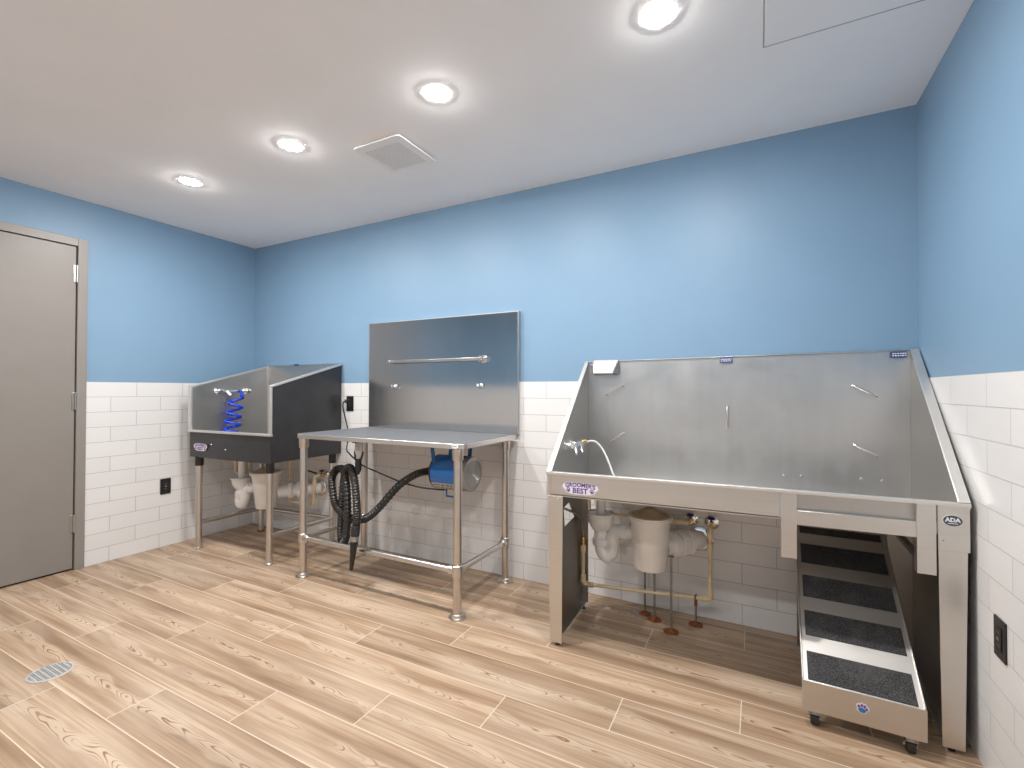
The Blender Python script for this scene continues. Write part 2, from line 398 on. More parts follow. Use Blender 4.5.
ring_plate(rounded_sq(2.288, -.745, .155, .02, zc), rounded_sq(*gc, gh, .004, zc), (0, 0, -.006)).build('vent_cover', 'white_plastic', vt, bevel=.0015)
MB().box(2.16, 2.416, -.873, -.617, ROOM_H - .017, ROOM_H).build('vent_housing', 'vent_dark', vt)
lv = MB()
for i in range(17):
    x = gc[0] - gh + .0067 + i * .01328; lv.plate([(x - .0032, gc[1] - gh, zc - .006), (x + .0024, gc[1] - gh, zc - .006), (x + .0042, gc[1] - gh, zc - .001), (x - .0012, gc[1] - gh, zc - .001)], (0, 2 * gh, 0))
for i in range(1, 12):
    y = gc[1] - gh + i * 2 * gh / 12; lv.box(gc[0] - gh, gc[0] + gh, y - .0012, y + .0012, zc - .0045, zc - .0015)
lv.build('grille', 'white_plastic', vt)

LX = (.939, 1.854, 2.779, 3.691)
where = ('in the ceiling corner above the small black wash tub', 'beside the exhaust vent, toward the grey door', 'beside the exhaust vent, toward the large wash tub', 'nearest the access panel')
def downlight(loc, lab, lens='lens'):
    t = thing('ceiling_light', lab, 'ceiling light', loc, 'recessed ceiling lights')
    x, y, z = loc
    ring_plate([(x + .062 * math.cos(a * PI / 18), y + .062 * math.sin(a * PI / 18), z - .001) for a in range(36)],
               [(x + .048 * math.cos(a * PI / 18), y + .048 * math.sin(a * PI / 18), z - .001) for a in range(36)], (0, 0, -.003)).build('trim_ring', 'white_plastic', t)
    MB().lathe([(.047, 0), (.047, .003), (.042, .0055), (.030, .008), (.014, .0092), (.0, .0095)], (x, y, z - .0005), (0, 0, -1), 32, closed=False).build('lens', lens, t)
    return t
l0 = None
for x, wh in zip(LX, where):
    lab = 'small round bright recessed ceiling light ' + wh
    if l0 is None: l0 = downlight((x, -1.045, ROOM_H), lab)
    else:
        c = copy_tree(l0); c.location = (x, -1.045, ROOM_H); c['label'] = lab
# the second row of the same lamps, over the camera's end of the room (its shadows show under the tubs)
for x, wh in zip(LX, ('nearest the door wall', 'second from the door wall', 'second from the right wall', 'nearest the right wall')):
    lab = 'small round recessed ceiling light of the row behind the photographer, ' + wh
    if wh == 'nearest the door wall': c = l1 = downlight((x, -2.60, ROOM_H), lab, 'lens_dim')
    else: c = copy_tree(l1); c.location = (x, -2.60, ROOM_H); c['label'] = lab
    c['group'] = 'recessed lights behind the photographer'

# floor drain
fd = thing('floor_drain', 'round metal floor drain grate set in the wood-look floor', 'floor drain', (1.356, -1.79, 0))
MB().lathe([(.0745, 0), (.0745, .0025), (.0725, .0035), (.066, .0035), (.066, .001), (.0, .001)], (1.356, -1.79, 0), seg=40, closed=False).build('drain_ring', 'drain_metal', fd)
MB().lathe([(.066, .0002), (.066, .0012)], (1.356, -1.79, 0), seg=36).build('drain_well', 'black', fd)
gt = MB()
for i in range(9):
    x = 1.356 - .056 + i * .014; hh = math.sqrt(max(0, .0655 ** 2 - (x - 1.356) ** 2)); gt.box(x - .0034, x + .0034, -1.79 - hh, -1.79 + hh, .0012, .0032)
for i in range(7):
    y = -1.79 - .054 + i * .018; hh = math.sqrt(max(0, .0655 ** 2 - (y + 1.79) ** 2)); gt.box(1.356 - hh, 1.356 + hh, y - .0028, y + .0028, .0012, .0033)
gt.build('drain_grate', 'drain_metal', fd)

# outlets
def outlet(label, o, right, up):
    """black duplex outlet, o = centre on the wall, right x up points out"""
    r, u_ = Vector(right), Vector(up); n = r.cross(u_); o = Vector(o)
    t = thing('electrical_outlet', label, 'outlet', o, 'black wall outlets')
    def bx(mb, a0, a1, b0, b1, c0, c1):
        return mb.plate([o + r * a0 + u_ * b0 + n * c0, o + r * a1 + u_ * b0 + n * c0, o + r * a1 + u_ * b1 + n * c0, o + r * a0 + u_ * b1 + n * c0], n * (c1 - c0))
    bx(MB(), -.036, .036, -.058, .058, .0, .006).build('cover_plate', 'black', t, bevel=.002)
    bx(MB(), -.0175, .0175, -.034, .034, .006, .0085).build('receptacle', 'rubber', t, bevel=.001)
    s = MB()
    for c in (-.019, .019):
        for dx in (-.006, .006): bx(s, dx - .001, dx + .001, c - .004, c + .004, .0085, .0088)
    bx(s, -.007, -.001, -.004, .004, .0085, .0095); bx(s, .001, .007, -.004, .004, .0085, .0095)
    s.build('receptacle_slots', 'silver', t)
    return t
outlet('black wall outlet on the white tile beside the grey door', (.005, -.705, .453), (0, 1, 0), (0, 0, 1))
outlet('black wall outlet on the white tile beside the ramp under the large tub', (ROOM_W - .005, -.782, .462), (0, -1, 0), (0, 0, 1))
outlet('black wall outlet with a cord plugged in, between small tub and backsplash', (1.186, -.005, 1.077), (1, 0, 0), (0, 0, 1))

# ------------------------------------------------------------------ large wash tub
XL, XR, YF, YB, XM = 3.105, 4.588, -.62, -.02, 3.8465
def tub_xf(p):
    k = 1 + .022 * (p.y - YF) / .6
    return Vector((XM + (p.x - XM) * k, p.y, p.z + .014 * (p.x - XL) / 1.483 * min(1, max(0, p.z - .1) / .6)))
tub = thing('dog_wash_tub', 'large stainless steel dog wash tub with high backsplash and open underside', 'wash tub', (3.8465, -.32, 0))
def tp(mb, name, mat, parent=tub, bevel=.0012): return mb.build(name, mat, parent, xf=tub_xf, bevel=bevel)
IL, IR = XL + .022, XR - .030       # inner faces of the side panels
ZT, ZR = 1.347, .803
tp(MB().box(IL, IR, -.024, -.018, .685, ZT).box(IL, IR, -.034, -.018, ZT - .003, ZT + .001), 'back_panel', 'steel_back')
for s, xi, xo, nm in ((1, IL, XL, 'left'), (-1, IR, XR, 'right')):
    a, c = (xi - .004, xi) if s > 0 else (xi, xi + .004)
    sp = tp(MB().plate([(a, YB, ZT), (a, YF, ZR), (a, YF, .69), (a, YB, .685)], (c - a, 0, 0)), 'side_panel', 'steel')
    # sloping rolled rim folded outward
    q = MB(); nrm = Vector((0, -(ZT - ZR), (YB - YF))).normalized() * -.0035 * -1
    q.plate([(xi, YB, ZT), (xi, YF - .004, ZR), (xo, YF - .004, ZR), (xo, YB, ZT)], (0, -.003, .003))
    q.plate([(xo, YB, ZT), (xo, YF - .004, ZR), (xo, YF - .004, ZR - .02), (xo, YB, ZT - .02)], (.003 * s, 0, 0))
    tp(q, 'side_rim', 'rim_steel', sp)
tp(MB().plate([(IL, YF, .700), (IR, YF, .700), (IR, YB, .692), (IL, YB, .692)], (0, 0, -.006)), 'tub_floor', 'steel')
tp(MB().box(XL, 4.052, YF - .0, YF + .003, .690, .790), 'front_apron', 'steel_front')
tp(MB().box(XL - .002, XR, YF - .011, YF + .012, ZR - .012, ZR), 'front_rim', 'rim_steel')
tp(MB().box(4.10, 4.51, YF + .022, YF + .026, .728, .79), 'recessed_apron', 'steel')
tp(MB().box(4.104, 4.455, YF - .004, YF + .02, .677, .730), 'front_crossbar', 'steel_front')
def stub(x0, x1, z0):
    q = MB().box(x0, x1, YF - .008, YF - .005, z0, ZR - .001).box(x0, x0 + .003, YF - .005, YF + .03, z0, ZR - .012).box(x1 - .003, x1, YF - .005, YF + .03, z0, ZR - .012)
    tp(q, 'hanger_bracket', 'steel_front')
stub(4.056, 4.107, .554); stub(4.451, 4.501, .562)
# leg frames: front plate, pierced side sheet, rear return, foot flange, levelling feet
def leg_frame(xo, s, hole, off, yr, fl):
    """xo outer face, s = +1 left side (frame opens to +x)"""
    lg = tp(MB().plate([(xo, YF, .69), (xo + s * .075, YF, .69), (xo + s * .070, YF, .016), (xo + s * .012, YF, .016)], (0, .003, 0)), 'leg', 'steel_front')
    q = MB(); A = [(-.617, .03), (-.617, .69), (yr, .69), (yr, .03)]
    x0, x1 = sorted((xo + s * off, xo + s * (off + .0025)))
    if hole:
        H = [(-.468, .508), (-.485, .604), (-.402, .614), (-.320, .521)]
        for i in range(4):
            j = (i + 1) % 4; q.plate([(x0, *A[i]), (x0, *A[j]), (x0, *H[j]), (x0, *H[i])], (x1 - x0, 0, 0))
    else: q.plate([(x0, *c) for c in A], (x1 - x0, 0, 0))
    tp(q, 'side_sheet', 'dark_steel' , lg, bevel=0)
    q = MB(); xs = sorted((xo + s * off, xo + s * (off + .044))); xf_ = sorted((xo + s * off, xo + s * (off + fl))); q.box(xf_[0], xf_[1], yr - .003, yr, .03, .69)
    q.box(xs[0] + (.018 if s < 0 else 0), xs[1] - (.018 if s > 0 else 0), -.617, yr, .028, .032)
    tp(q, 'rear_flange', 'steel', lg)
    for y in (-.60, yr - .015):
        q = MB().lathe([(.010, 0), (.010, .006), (.005, .008), (.005, .03)], (xo + s * .042, y, 0), seg=16); tp(q, 'levelling_foot', 'rubber', lg, bevel=0)
    q = MB().lathe([(.006, 0), (.005, .003), (.002, .004)], (xo + s * .055 if s > 0 else xo - .063, YF - .0, .677), (0, -1, 0), 14); tp(q, 'rivet', 'chrome', lg, bevel=0)
leg_frame(XL + .003, 1, True, .028, -.185, .036); leg_frame(XR - .006, -1, False, .036, -.100, .085)
tp(MB().box(4.506, 4.586, YF - .004, YF - .001, .645, ZR - .012).box(4.583, 4.586, YF - .001, YF + .25, .645, ZR - .012), 'corner_wrap', 'steel_front')
# slide rails under the ramp bay
for x, z in ((4.462, .60), (4.50, .565)):
    tp(MB().tube([(x, -.58, z), (x, -.10, z)], .009, 10), 'slide_rail', 'dark_steel', bevel=0)
# tether loops on the backsplash
for a, c in (((3.219, 1.153), (3.313, 1.207)), ((3.231, .890), (3.316, .943)), ((3.845, 1.100), (3.845, .994)), ((4.366, 1.205), (4.455, 1.155)), ((4.369, .936), (4.453, .887))):
    q = MB().tube([(a[0], -.024, a[1]), (a[0], -.036, a[1]), (a[0] * .93 + c[0] * .07, -.042, a[1] * .93 + c[1] * .07), (a[0] * .07 + c[0] * .93, -.042, a[1] * .07 + c[1] * .93), (c[0], -.036, c[1]), (c[0], -.024, c[1])], .0042, 8)
    q.build('tether_loop', 'pipe_steel', tub)
for x, z in ((4.092, .769), (4.164, .775), (4.396, .781), (4.472, .779)):
    MB().lathe([(.006, 0), (.006, .0015), (.004, .004), (0, .0045)], (x, -.024, z), (0, -1, 0), 14).build('panel_bolt', 'pipe_steel', tub)
# logo sticker with lettering and two paws on the left of the apron
def logo(cx, cz, y, w_, parent, mat_bg='decal_white', tilt=0.):
    r, u_ = (1, 0, -tilt), (0, 0, 1); k = w_ / .16
    bg = MB(); N = 40; pts = []
    for i in range(N):
        A = 2 * PI * i / N; c_, s_ = math.cos(A), math.sin(A)
        px = .082 * k * math.copysign(abs(c_) ** .55, c_); pz = .0265 * k * math.copysign(abs(s_) ** .6, s_)
        if s_ < 0: px *= .86
        pts.append((cx + px, y, cz + pz - tilt * px))
    bg.plate(pts, (0, -.0006, 0)); st = bg.build('logo_sticker', mat_bg, parent, smooth=False)
    q = text_mb("GROOMER'S", .0245 * k, (cx, y - .0009, cz + .0125 * k), r, u_, offset=.0008 * k, spacing=1.02)
    xs = [p.x for p in q.v]; mid, half = (min(xs) + max(xs)) / 2, (max(xs) - min(xs)) / 2
    for p in q.v:
        f_ = (p.x - mid) / half; p.x = cx + f_ * .069 * k; p.z += (.002 - .006 * f_ * f_) * k
    q.build('lettering', 'decal_purple', st, smooth=False)
    q = text_mb('BEST', .031 * k, (cx, y - .0009, cz - .011 * k), r, u_, offset=.0012 * k, spacing=1.08); q.build('lettering', 'decal_purple', st, smooth=False)
    for sx in (-1, 1): paw_mb(MB(), (cx + sx * .054 * k, y - .0006, cz - .010 * k - tilt * sx * .054 * k), r, u_, .0145 * k, .0006, rot=-sx * .25).build('paw_print', 'decal_purple', st, smooth=False)
    return st
logo(3.267, .7365, YF, .165, tub)
# oval badge
bg = MB(); disc_mb(bg, (4.543, YF - .004, .757), (1, 0, 0), (0, 0, 1), .0255, .0185, .001, seg=36); bd = bg.build('oval_badge', 'white_print', tub, smooth=False)
bg = MB(); disc_mb(bg, (4.543, YF - .005, .757), (1, 0, 0), (0, 0, 1), .0243, .0173, .0005, seg=36); bg.build('badge_field', 'badge', bd, smooth=False)
text_mb('ADA', .0180, (4.543, YF - .0058, .7592), (1, 0, 0), (0, 0, 1), offset=.0008).build('lettering', 'white_print', bd, smooth=False)
MB().box(4.5305, 4.5555, YF - .0062, YF - .0055, .7472, .7490).build('badge_line', 'white_print', bd, smooth=False)
# small printed labels along the top of the backsplash
def label_strip(x0, x1, z0, z1, seed):
    o_ = MB().box(x0, x1, -.0365, -.034, z0, z1).build('printed_label', 'sticker_blue', tub, smooth=False); q = MB(); rr = random.Random(seed)
    for row in range(2):
        x = x0 + .004; z = z0 + (z1 - z0) * (.22 + .36 * row)
        while x < x1 - .007:
            w_ = rr.uniform(.003, .008); q.box(x, min(x + w_, x1 - .003), -.037, -.0365, z, z + (z1 - z0) * .2); x += w_ + rr.uniform(.0015, .003)
    q.build('label_print', 'decal_white', o_, smooth=False)
label_strip(3.811, 3.869, 1.323, 1.348, 2); label_strip(4.505, 4.562, 1.327, 1.353, 5)
label_strip(3.122, 3.142, 1.318, 1.338, 8)
# wall mount tap with hose on the left side panel
fx = IL + .0
fa = MB()
for y in (-.43, -.34): fa.lathe([(.021, 0), (.021, .006), (.013, .010), (.011, .035), (.014, .038), (.014, .055)], (fx, y, .905), (1, 0, 0), 20)
fa.tube([(fx + .045, -.445, .905), (fx + .045, -.30, .905)], .013, 14)
fc = fa.build('tap', 'chrome', tub, xf=tub_xf)
for y in (-.43, -.34):
    MB().tube([(fx + .058, y, .905), (fx + .064, y - .02, .885), (fx + .072, y - .035, .868)], lambda i: (.010, .009, .007)[i], 10).build('tap_lever', 'chrome', fc, xf=tub_xf)
MB().lathe([(.012, 0), (.016, .004), (.016, .022), (.011, .026), (.011, .045), (.014, .048), (.014, .058)], (fx + .045, -.305, .905), (0, 1, 0), 12).build('brass_coupling', 'brass', fc, xf=tub_xf)
MB().tube(smooth_path([(fx + .045, -.25, .905), (fx + .050, -.20, .907), (fx + .075, -.175, .900), (fx + .11, -.17, .862), (fx + .145, -.18, .80), (fx + .18, -.19, .725), (fx + .215, -.20, .712)], 8), .0055, 10).build('spray_hose', 'white_hose', fc)

# shelf hooked over the backsplash
sh = thing('soap_shelf', 'small bent steel soap shelf hooked on top corner of the large tub', 'shelf', (3.21, -.05, 1.30))
q = MB().plate([(3.148, -.037, 1.352), (3.278, -.037, 1.352), (3.268, -.085, 1.277), (3.158, -.085, 1.277)], (0, -.002, .0015))
q.plate([(3.158, -.085, 1.277), (3.268, -.085, 1.277), (3.276, -.034, 1.270), (3.150, -.034, 1.270)], (0, 0, -.002))
q.build('shelf_plate', 'steel', sh)
MB().plate([(3.148, -.037, 1.352), (3.158, -.085, 1.277), (3.134, -.04, 1.272), (3.140, -.034, 1.352)], (-.0015, 0, 0)).build('shelf_ear', 'steel', sh)
MB().plate([(3.278, -.037, 1.352), (3.268, -.085, 1.277), (3.292, -.04, 1.272), (3.286, -.034, 1.352)], (.0015, 0, 0)).build('shelf_ear', 'steel', sh)

# ------------------------------------------------------------------ ramp stored under the tub
rp = thing('rolling_ramp', 'steel dog ramp with black grip strips stored under the large tub', 'ramp', (4.285, -.70, 0), rotz=math.radians(-1.6), local=True)
HW = .169; sl = Vector((0, .640, .390)).normalized(); up = Vector((1, 0, 0)).cross(sl); P0 = Vector((0, .008, .1605)); LN = .742
def rq(t0, t1, x0, x1, h0, h1, mb):
    return mb.plate([P0 + Vector((x0, 0, 0)) + sl * t0 + up * h0, P0 + Vector((x1, 0, 0)) + sl * t0 + up * h0, P0 + Vector((x1, 0, 0)) + sl * t1 + up * h0, P0 + Vector((x0, 0, 0)) + sl * t1 + up * h0], up * (h1 - h0))
rq(0, LN, -HW + .004, HW - .004, -.006, -.002, MB()).build('deck', 'rim_steel', rp)
q = MB()
for sx in (-1, 1):
    a, c = sorted((sx * HW, sx * (HW - .004))); rq(0, LN, a, c, -.055, .005, q)
q.build('side_rail', 'steel_front', rp, bevel=.001)
for i in range(5):
    t0 = .004 + i * .1735; rq(t0, min(t0 + .108, LN - .004), -HW + .018, HW - .018, -.002, .0004, MB()).build('grip_strip', 'grit', rp)
MB().box(-HW - .001, HW + .001, 0, .004, .060, .163).box(-HW - .001, HW + .001, .004, .03, .060, .064).build('front_board', 'steel_front', rp, bevel=.0015)
pb = paw_mb(MB(), (.002, .0, .114), (1, 0, 0), (0, 0, 1), .021, .0006, grow=.0035, rot=-.25).build('paw_decal', 'decal_white', rp, smooth=False)
paw_mb(MB(), (.002, -.0006, .114), (1, 0, 0), (0, 0, 1), .021, .0005, parts='pad', rot=-.25).build('paw_pad', 'decal_blue', pb, smooth=False)
paw_mb(MB(), (.002, -.0006, .114), (1, 0, 0), (0, 0, 1), .021, .0005, parts='toes', rot=-.25).build('paw_toes', 'decal_purple', pb, smooth=False)
for sx in (-1, 1):
    x = sx * .132; y = .016
    cs = MB().box(x - .017, x + .017, y - .018, y + .018, .0575, .0605).lathe([(.012, 0), (.012, .008)], (x, y, .0495), seg=16)
    cs.plate([(x - .0165, y - .012, .0515), (x - .0165, y + .014, .0515), (x - .0165, y + .024, .020), (x - .0165, y + .012, .016)], (.002, 0, 0))
    cs.plate([(x + .0145, y - .012, .0515), (x + .0145, y + .014, .0515), (x + .0145, y + .024, .020), (x + .0145, y + .012, .016)], (.002, 0, 0))
    cs.box(x - .0165, x + .0165, y - .013, y + .014, .048, .0515)
    co = cs.build('caster', 'hinge', rp)
    MB().lathe([(.010, -.012), (.021, -.012), (.0235, -.009), (.0235, .009), (.021, .012), (.010, .012)], (x, y + .015, .0238), (1, 0, 0), 24).build('caster_wheel', 'rubber', co)
    MB().lathe([(.006, -.0185), (.006, .0185)], (x, y + .015, .0238), (1, 0, 0), 10).build('caster_axle', 'chrome', co)
# rear support legs of the ramp, on the floor at the back
for sx in (-1, 1): MB().box(sx * (HW - .015) - .01, sx * (HW - .015) + .01, .60, .62, .0, .49).build('rear_support', 'dark_steel', rp)

# ------------------------------------------------------------------ plumbing under the large tub
def drain_set(label, base, cup, trap, pail, wall_pt, s=1.):
    """cup + bent trap + hair pail + pipe to the wall, all plumbed together"""
    t = thing('drain_plumbing', label, 'drain plumbing', base)
    cx, cy, cz = cup
    MB().tube([(cx, cy, cz - .03), (cx, cy, .684)], .0245, 18).build('tailpiece', 'pvc', t)
    MB().lathe([(.074, 0), (.076, .002), (.076, -.012), (.071, -.016), (.066, -.050), (.046, -.085), (.036, -.092), (.036, -.115), (.030, -.12)][::-1], (cx, cy, cz), seg=32, closed=False).lathe([(.070, -.006), (.02, -.02)], (cx, cy, cz), seg=32).build('drain_cup', 'pvc', t)
    tr = MB().tube(smooth_path(trap, 9), .034, 18)
    to = tr.build('trap_bend', 'pvc', t)
    for i_ in (1, len(trap) - 2):
        a = Vector(trap[i_]); dvec = (Vector(trap[i_ + 1]) - Vector(trap[i_ - 1])).normalized()
        MB().lathe([(.036, -.02), (.044, -.018), (.044, .014), (.036, .018)], a, dvec, 16).build('slip_nut', 'pvc', to)
    px, py, pz0, pz1, r0, r1 = pail
    pl = MB().lathe([(r0 * .94, 0), (r0, .006), (r0 + (r1 - r0) * .45, (pz1 - pz0) * .45), (r0 + (r1 - r0) * .47 + .004, (pz1 - pz0) * .47), (r1, pz1 - pz0 - .022), (r1 + .013, pz1 - pz0 - .020), (r1 + .014, pz1 - pz0 - .002), (r1 + .005, pz1 - pz0)], (px, py, pz0), seg=40)
    po = pl.build('hair_pail', 'pail', t)
    MB().lathe([(r1 + .004, 0), (r1 - .012, .006), (r1 * .35, .030), (r1 * .30, .034), (.0, .034)], (px, py, pz1 - .002), seg=36, closed=False).build('pail_lid', 'pail_lid', po)
    MB().torus((px, py, pz1 - .012), (0, 0, 1), r1 + .012, .004, 36).build('clamp_band', 'pail', po)
    w_ = Vector(wall_pt); a = Vector((px, py, wall_pt[2] - .015)); dr = (w_ - a); st = a + Vector((dr.x, dr.y, 0)).normalized() * (r1 * .85)
    o_ = MB().tube([st, a.lerp(w_, .72), w_], .046, 20).build('outlet_pipe', 'pvc', t)
    for k_ in (.44, .60, .72):
        c = a.lerp(w_, k_); MB().lathe([(.050, -.018), (.063, -.015), (.063, .012), (.054, .018)], c, dr, 20).build('pipe_coupling', 'pvc', o_)
    MB().lathe([(.046, 0), (.066, .0), (.063, .006), (.046, .012)], (w_.x, -.0055, w_.z), (0, -1, 0), 28).build('wall_flange', 'chrome', o_)
    return t
drain_set('white plastic drain trap and hair pail under the large steel tub', (3.40, -.2, .28), (3.236, -.20, .528),
          [(3.236, -.20, .425), (3.236, -.20, .375), (3.243, -.20, .325), (3.267, -.20, .303), (3.290, -.20, .325), (3.298, -.20, .37), (3.305, -.20, .42), (3.33, -.205, .447), (3.375, -.215, .452), (3.43, -.225, .452)],
          (3.502, -.24, .296, .560, .080, .094), (3.712, -.006, .405))

def valve(parent, x, z, knob='blue_knob'):
    f_ = MB().lathe([(.012, 0), (.037, 0), (.035, .006), (.020, .014), (.012, .016)], (x, -.0055, z), (0, -1, 0), 28).build('escutcheon', 'chrome', parent)
    MB().tube([(x, -.006, z), (x, -.075, z)], .011, 14).lathe([(.014, 0), (.014, .03)], (x, -.035, z), (0, -1, 0), 12).build('valve_body', 'brass', parent)
    MB().lathe([(.005, 0), (.005, .016), (.017, .018), (.019, .026), (.015, .032)], (x, -.052, z + .008), (0, 0, 1), 8).build('valve_handle', knob, parent)
def fitting(mb, p, ax, r=.0145, h=.02): return mb.lathe([(r * .8, -h), (r, -h), (r, h), (r * .8, h)], p, ax, 14)
ws = thing('supply_pipe', 'cream water supply pipe looping low along the wall under the large tub', 'water pipe', (3.45, -.12, .14))
q = MB().tube(smooth_path([(3.768, -.07, .498), (3.768, -.098, .490), (3.768, -.10, .46), (3.766, -.10, .30), (3.765, -.10, .16), (3.762, -.102, .142), (3.74, -.104, .138), (3.45, -.165, .140), (3.18, -.218, .143), (3.150, -.224, .146), (3.146, -.225, .17), (3.146, -.225, .25), (3.146, -.225, .335)], 6), .0095, 12)
for p_, ax in (((3.767, -.10, .46), (0, 0, 1)), ((3.766, -.10, .395), (0, 0, 1)), ((3.766, -.10, .16), (0, 0, 1)), ((3.74, -.104, .138), (1, .2, 0)), ((3.18, -.218, .143), (1, -.2, 0)), ((3.146, -.225, .175), (0, 0, 1)), ((3.146, -.225, .33), (0, 0, 1))): fitting(q, p_, ax)
q.build('pipe_run', 'cream', ws)
valve(ws, 3.768, .498)
MB().lathe([(.010, 0), (.013, .002), (.013, .02), (.009, .022), (.009, .04), (.012, .042), (.012, .055)], (3.146, -.225, .34), seg=10).build('brass_connector', 'brass', ws)
MB().tube(smooth_path([(3.146, -.225, .39), (3.145, -.235, .44), (3.140, -.27, .50), (3.142, -.34, .545), (3.136, -.385, .566), (3.11, -.42, .585)], 8), .0065, 10).build('braided_hose', 'rod', ws)
ws2 = thing('supply_pipe', 'short cream water pipe running level from the wall valve behind the pail', 'water pipe', (3.55, -.08, .50))
q = MB().tube(smooth_path([(3.668, -.07, .503), (3.664, -.088, .503), (3.64, -.09, .503), (3.45, -.09, .503), (3.20, -.09, .503), (3.155, -.10, .505), (3.146, -.12, .52), (3.146, -.125, .60), (3.146, -.125, .684)], 6), .0095, 12)
fitting(q, (3.64, -.09, .503), (1, 0, 0)); fitting(q, (3.60, -.09, .503), (1, 0, 0)); q.build('pipe_run', 'cream', ws2)
valve(ws2, 3.668, .503)
# threaded support rods standing on rusty base plates
def rod(x, y, top, label, clamp):
    t = thing('pipe_support', label, 'pipe support', (x, y, 0), 'threaded rods under the large tub')
    q = MB().tube([(x, y, .004), (x, y, top)], .0055, 10); q.lathe([(.010, 0), (.010, .008)], (x, y, .008), seg=6); q.build('threaded_rod', 'rod', t)
    bp = MB(); pts = []
    for i in range(18):
        A = 2 * PI * i / 18; r_ = .030 * (1 + .25 * noise.noise(Vector((math.cos(A) * 1.5 + x * 9, math.sin(A) * 1.5, y * 7)))); pts.append((x + r_ * 1.15 * math.cos(A), y + r_ * math.sin(A), .0))
    bp.plate(pts, (0, 0, .006)); bp.lathe([(.016, 0), (.013, .012), (.008, .014)], (x, y, .005), seg=12); bp.build('base_plate', 'rust', t)
    if clamp:
        MB().torus((x, y, top + .010), (1, -.2, 0), .0125, .004, 18).lathe([(.008, 0), (.008, .035)], (x, y, top - .032), seg=8).build('clamp_ring', 'rust', t)
    else:
        MB().lathe([(.014, 0), (.014, .004), (.009, .005)], (x, y, top - .005), seg=14).build('rod_plate', 'rod', t)
rod(3.448, -.115, .50, 'thin rod rising behind the hair pail, on a rusty base in crumbled plaster', False)
rod(3.505, -.155, .296, 'thin rod under the rear of the hair pail, on a rusty base', False)
rod(3.602, -.245, .372, 'tall thin rod holding up the outlet pipe beside the hair pail', False)
rod(3.700, -.113, .129, 'short thin rod with rusty clamp carrying the corner of the cream pipe', True)
q = MB(); pts = []
for i in range(22):
    A = 2 * PI * i / 22; r_ = .052 * (1 + .3 * noise.noise(Vector((math.cos(A) * 2, math.sin(A) * 2, 3)))); pts.append((3.428 + 1.2 * r_ * math.cos(A), -.105 + .8 * r_ * math.sin(A), 0))
tag(q.plate(pts, (0, 0, .003)).build('plaster_patch', 'plaster', bevel=.001), 'pale crumbled plaster patch on the floor around a rod behind the pail', 'plaster patch')
q = MB(); pts = [(3.232, -.158, .0), (3.25, -.166, .0), (3.272, -.150, .0), (3.268, -.130, .0), (3.246, -.126, .0)]
tag(q.plate(pts, (0, 0, .003)).build('paper_scrap', 'paper', bevel=.0008), 'small white scrap lying on the dark floor by the large tub leg', 'scrap')

# ------------------------------------------------------------------ grooming table
TX0, TX1, TY0, TY1, TZ0, TZ1 = 1.385, 2.645, -.640, -.032, .876, .906
gtb = thing('grooming_table', 'steel pipe-leg grooming table with a grey mat top', 'table', (2.0, -.34, 0))
def round_rect(x0, x1, y0, y1, r_, z):
    out = []
    for (cx, cy, a0, rr) in ((x1 - r_[0], y1 - r_[0], 0, r_[0]), (x0 + r_[1], y1 - r_[1], PI / 2, r_[1]), (x0 + r_[2], y0 + r_[2], PI, r_[2]), (x1 - r_[3], y0 + r_[3], 1.5 * PI, r_[3])):
        for i in range(7):
            a = a0 + PI / 2 * i / 6; out.append((cx + rr * math.cos(a), cy + rr * math.sin(a), z))
    return out
MB().plate(round_rect(TX0, TX1, TY0, TY1, (.006, .006, .02, .05), TZ0), (0, 0, TZ1 - TZ0 - .002)).build('table_top', 'steel_front', gtb, bevel=.003)
q = MB().plate(round_rect(TX0 + .006, TX1 - .006, TY0 + .006, TY1 - .004, (.004, .004, .016, .046), TZ1 - .003), (0, 0, .003))
q.build('table_mat', 'mat_top', gtb, bevel=.001)
PR = .0225
def pipe_leg(x, y, top, parent, flange=True, rail_z=.242):
    lg = MB().tube([(x, y, .004), (x, y, top)], PR, 20).build('leg', 'pipe_steel', parent)
    if flange:
        MB().lathe([(.046, 0), (.046, .007), (.034, .010), (.031, .022), (.024, .026)], (x, y, 0), seg=28).build('foot_flange', 'pipe_steel', lg)
        MB().lathe([(.0295, 0), (.0295, .055), (.026, .060)], (x, y, top - .002), (0, 0, -1), 24).build('top_collar', 'pipe_steel', lg)
        MB().lathe([(.025, -.032), (.0295, -.028), (.0295, .028), (.025, .032)], (x, y, rail_z), seg=24).build('tee_fitting', 'pipe_steel', lg)
    return lg
LXS = (1.416, 2.594); LYS = (-.606, -.082)
for x in LXS:
    for y in LYS: pipe_leg(x, y, TZ0, gtb)
def rail(a, b_, parent, r=.0165, socket=True, xf=None):
    a, b_ = Vector(a), Vector(b_); o_ = MB().tube([a, b_], r, 16).build('stretcher', 'pipe_steel', parent, xf=xf)
    if socket:
        dv = (b_ - a).normalized()
        for p_, s_ in ((a, 1), (b_, -1)): MB().lathe([(.0245, .0), (.0245, .048), (.020, .052)], p_, dv * s_, 18).build('rail_socket', 'pipe_steel', o_)
rz = .242
rail((LXS[0], LYS[0], rz), (LXS[1], LYS[0], rz), gtb); rail((LXS[0], LYS[0], rz), (LXS[0], LYS[1], rz), gtb); rail((LXS[1], LYS[0], rz), (LXS[1], LYS[1], rz), gtb)
q = MB(); disc_mb(q, (2.600, TY0 - .0005, .8915), (1, 0, 0), (0, 0, 1), .021, .0115, .0012, seg=28); ov = q.build('oval_badge', 'white_print', gtb, smooth=False)
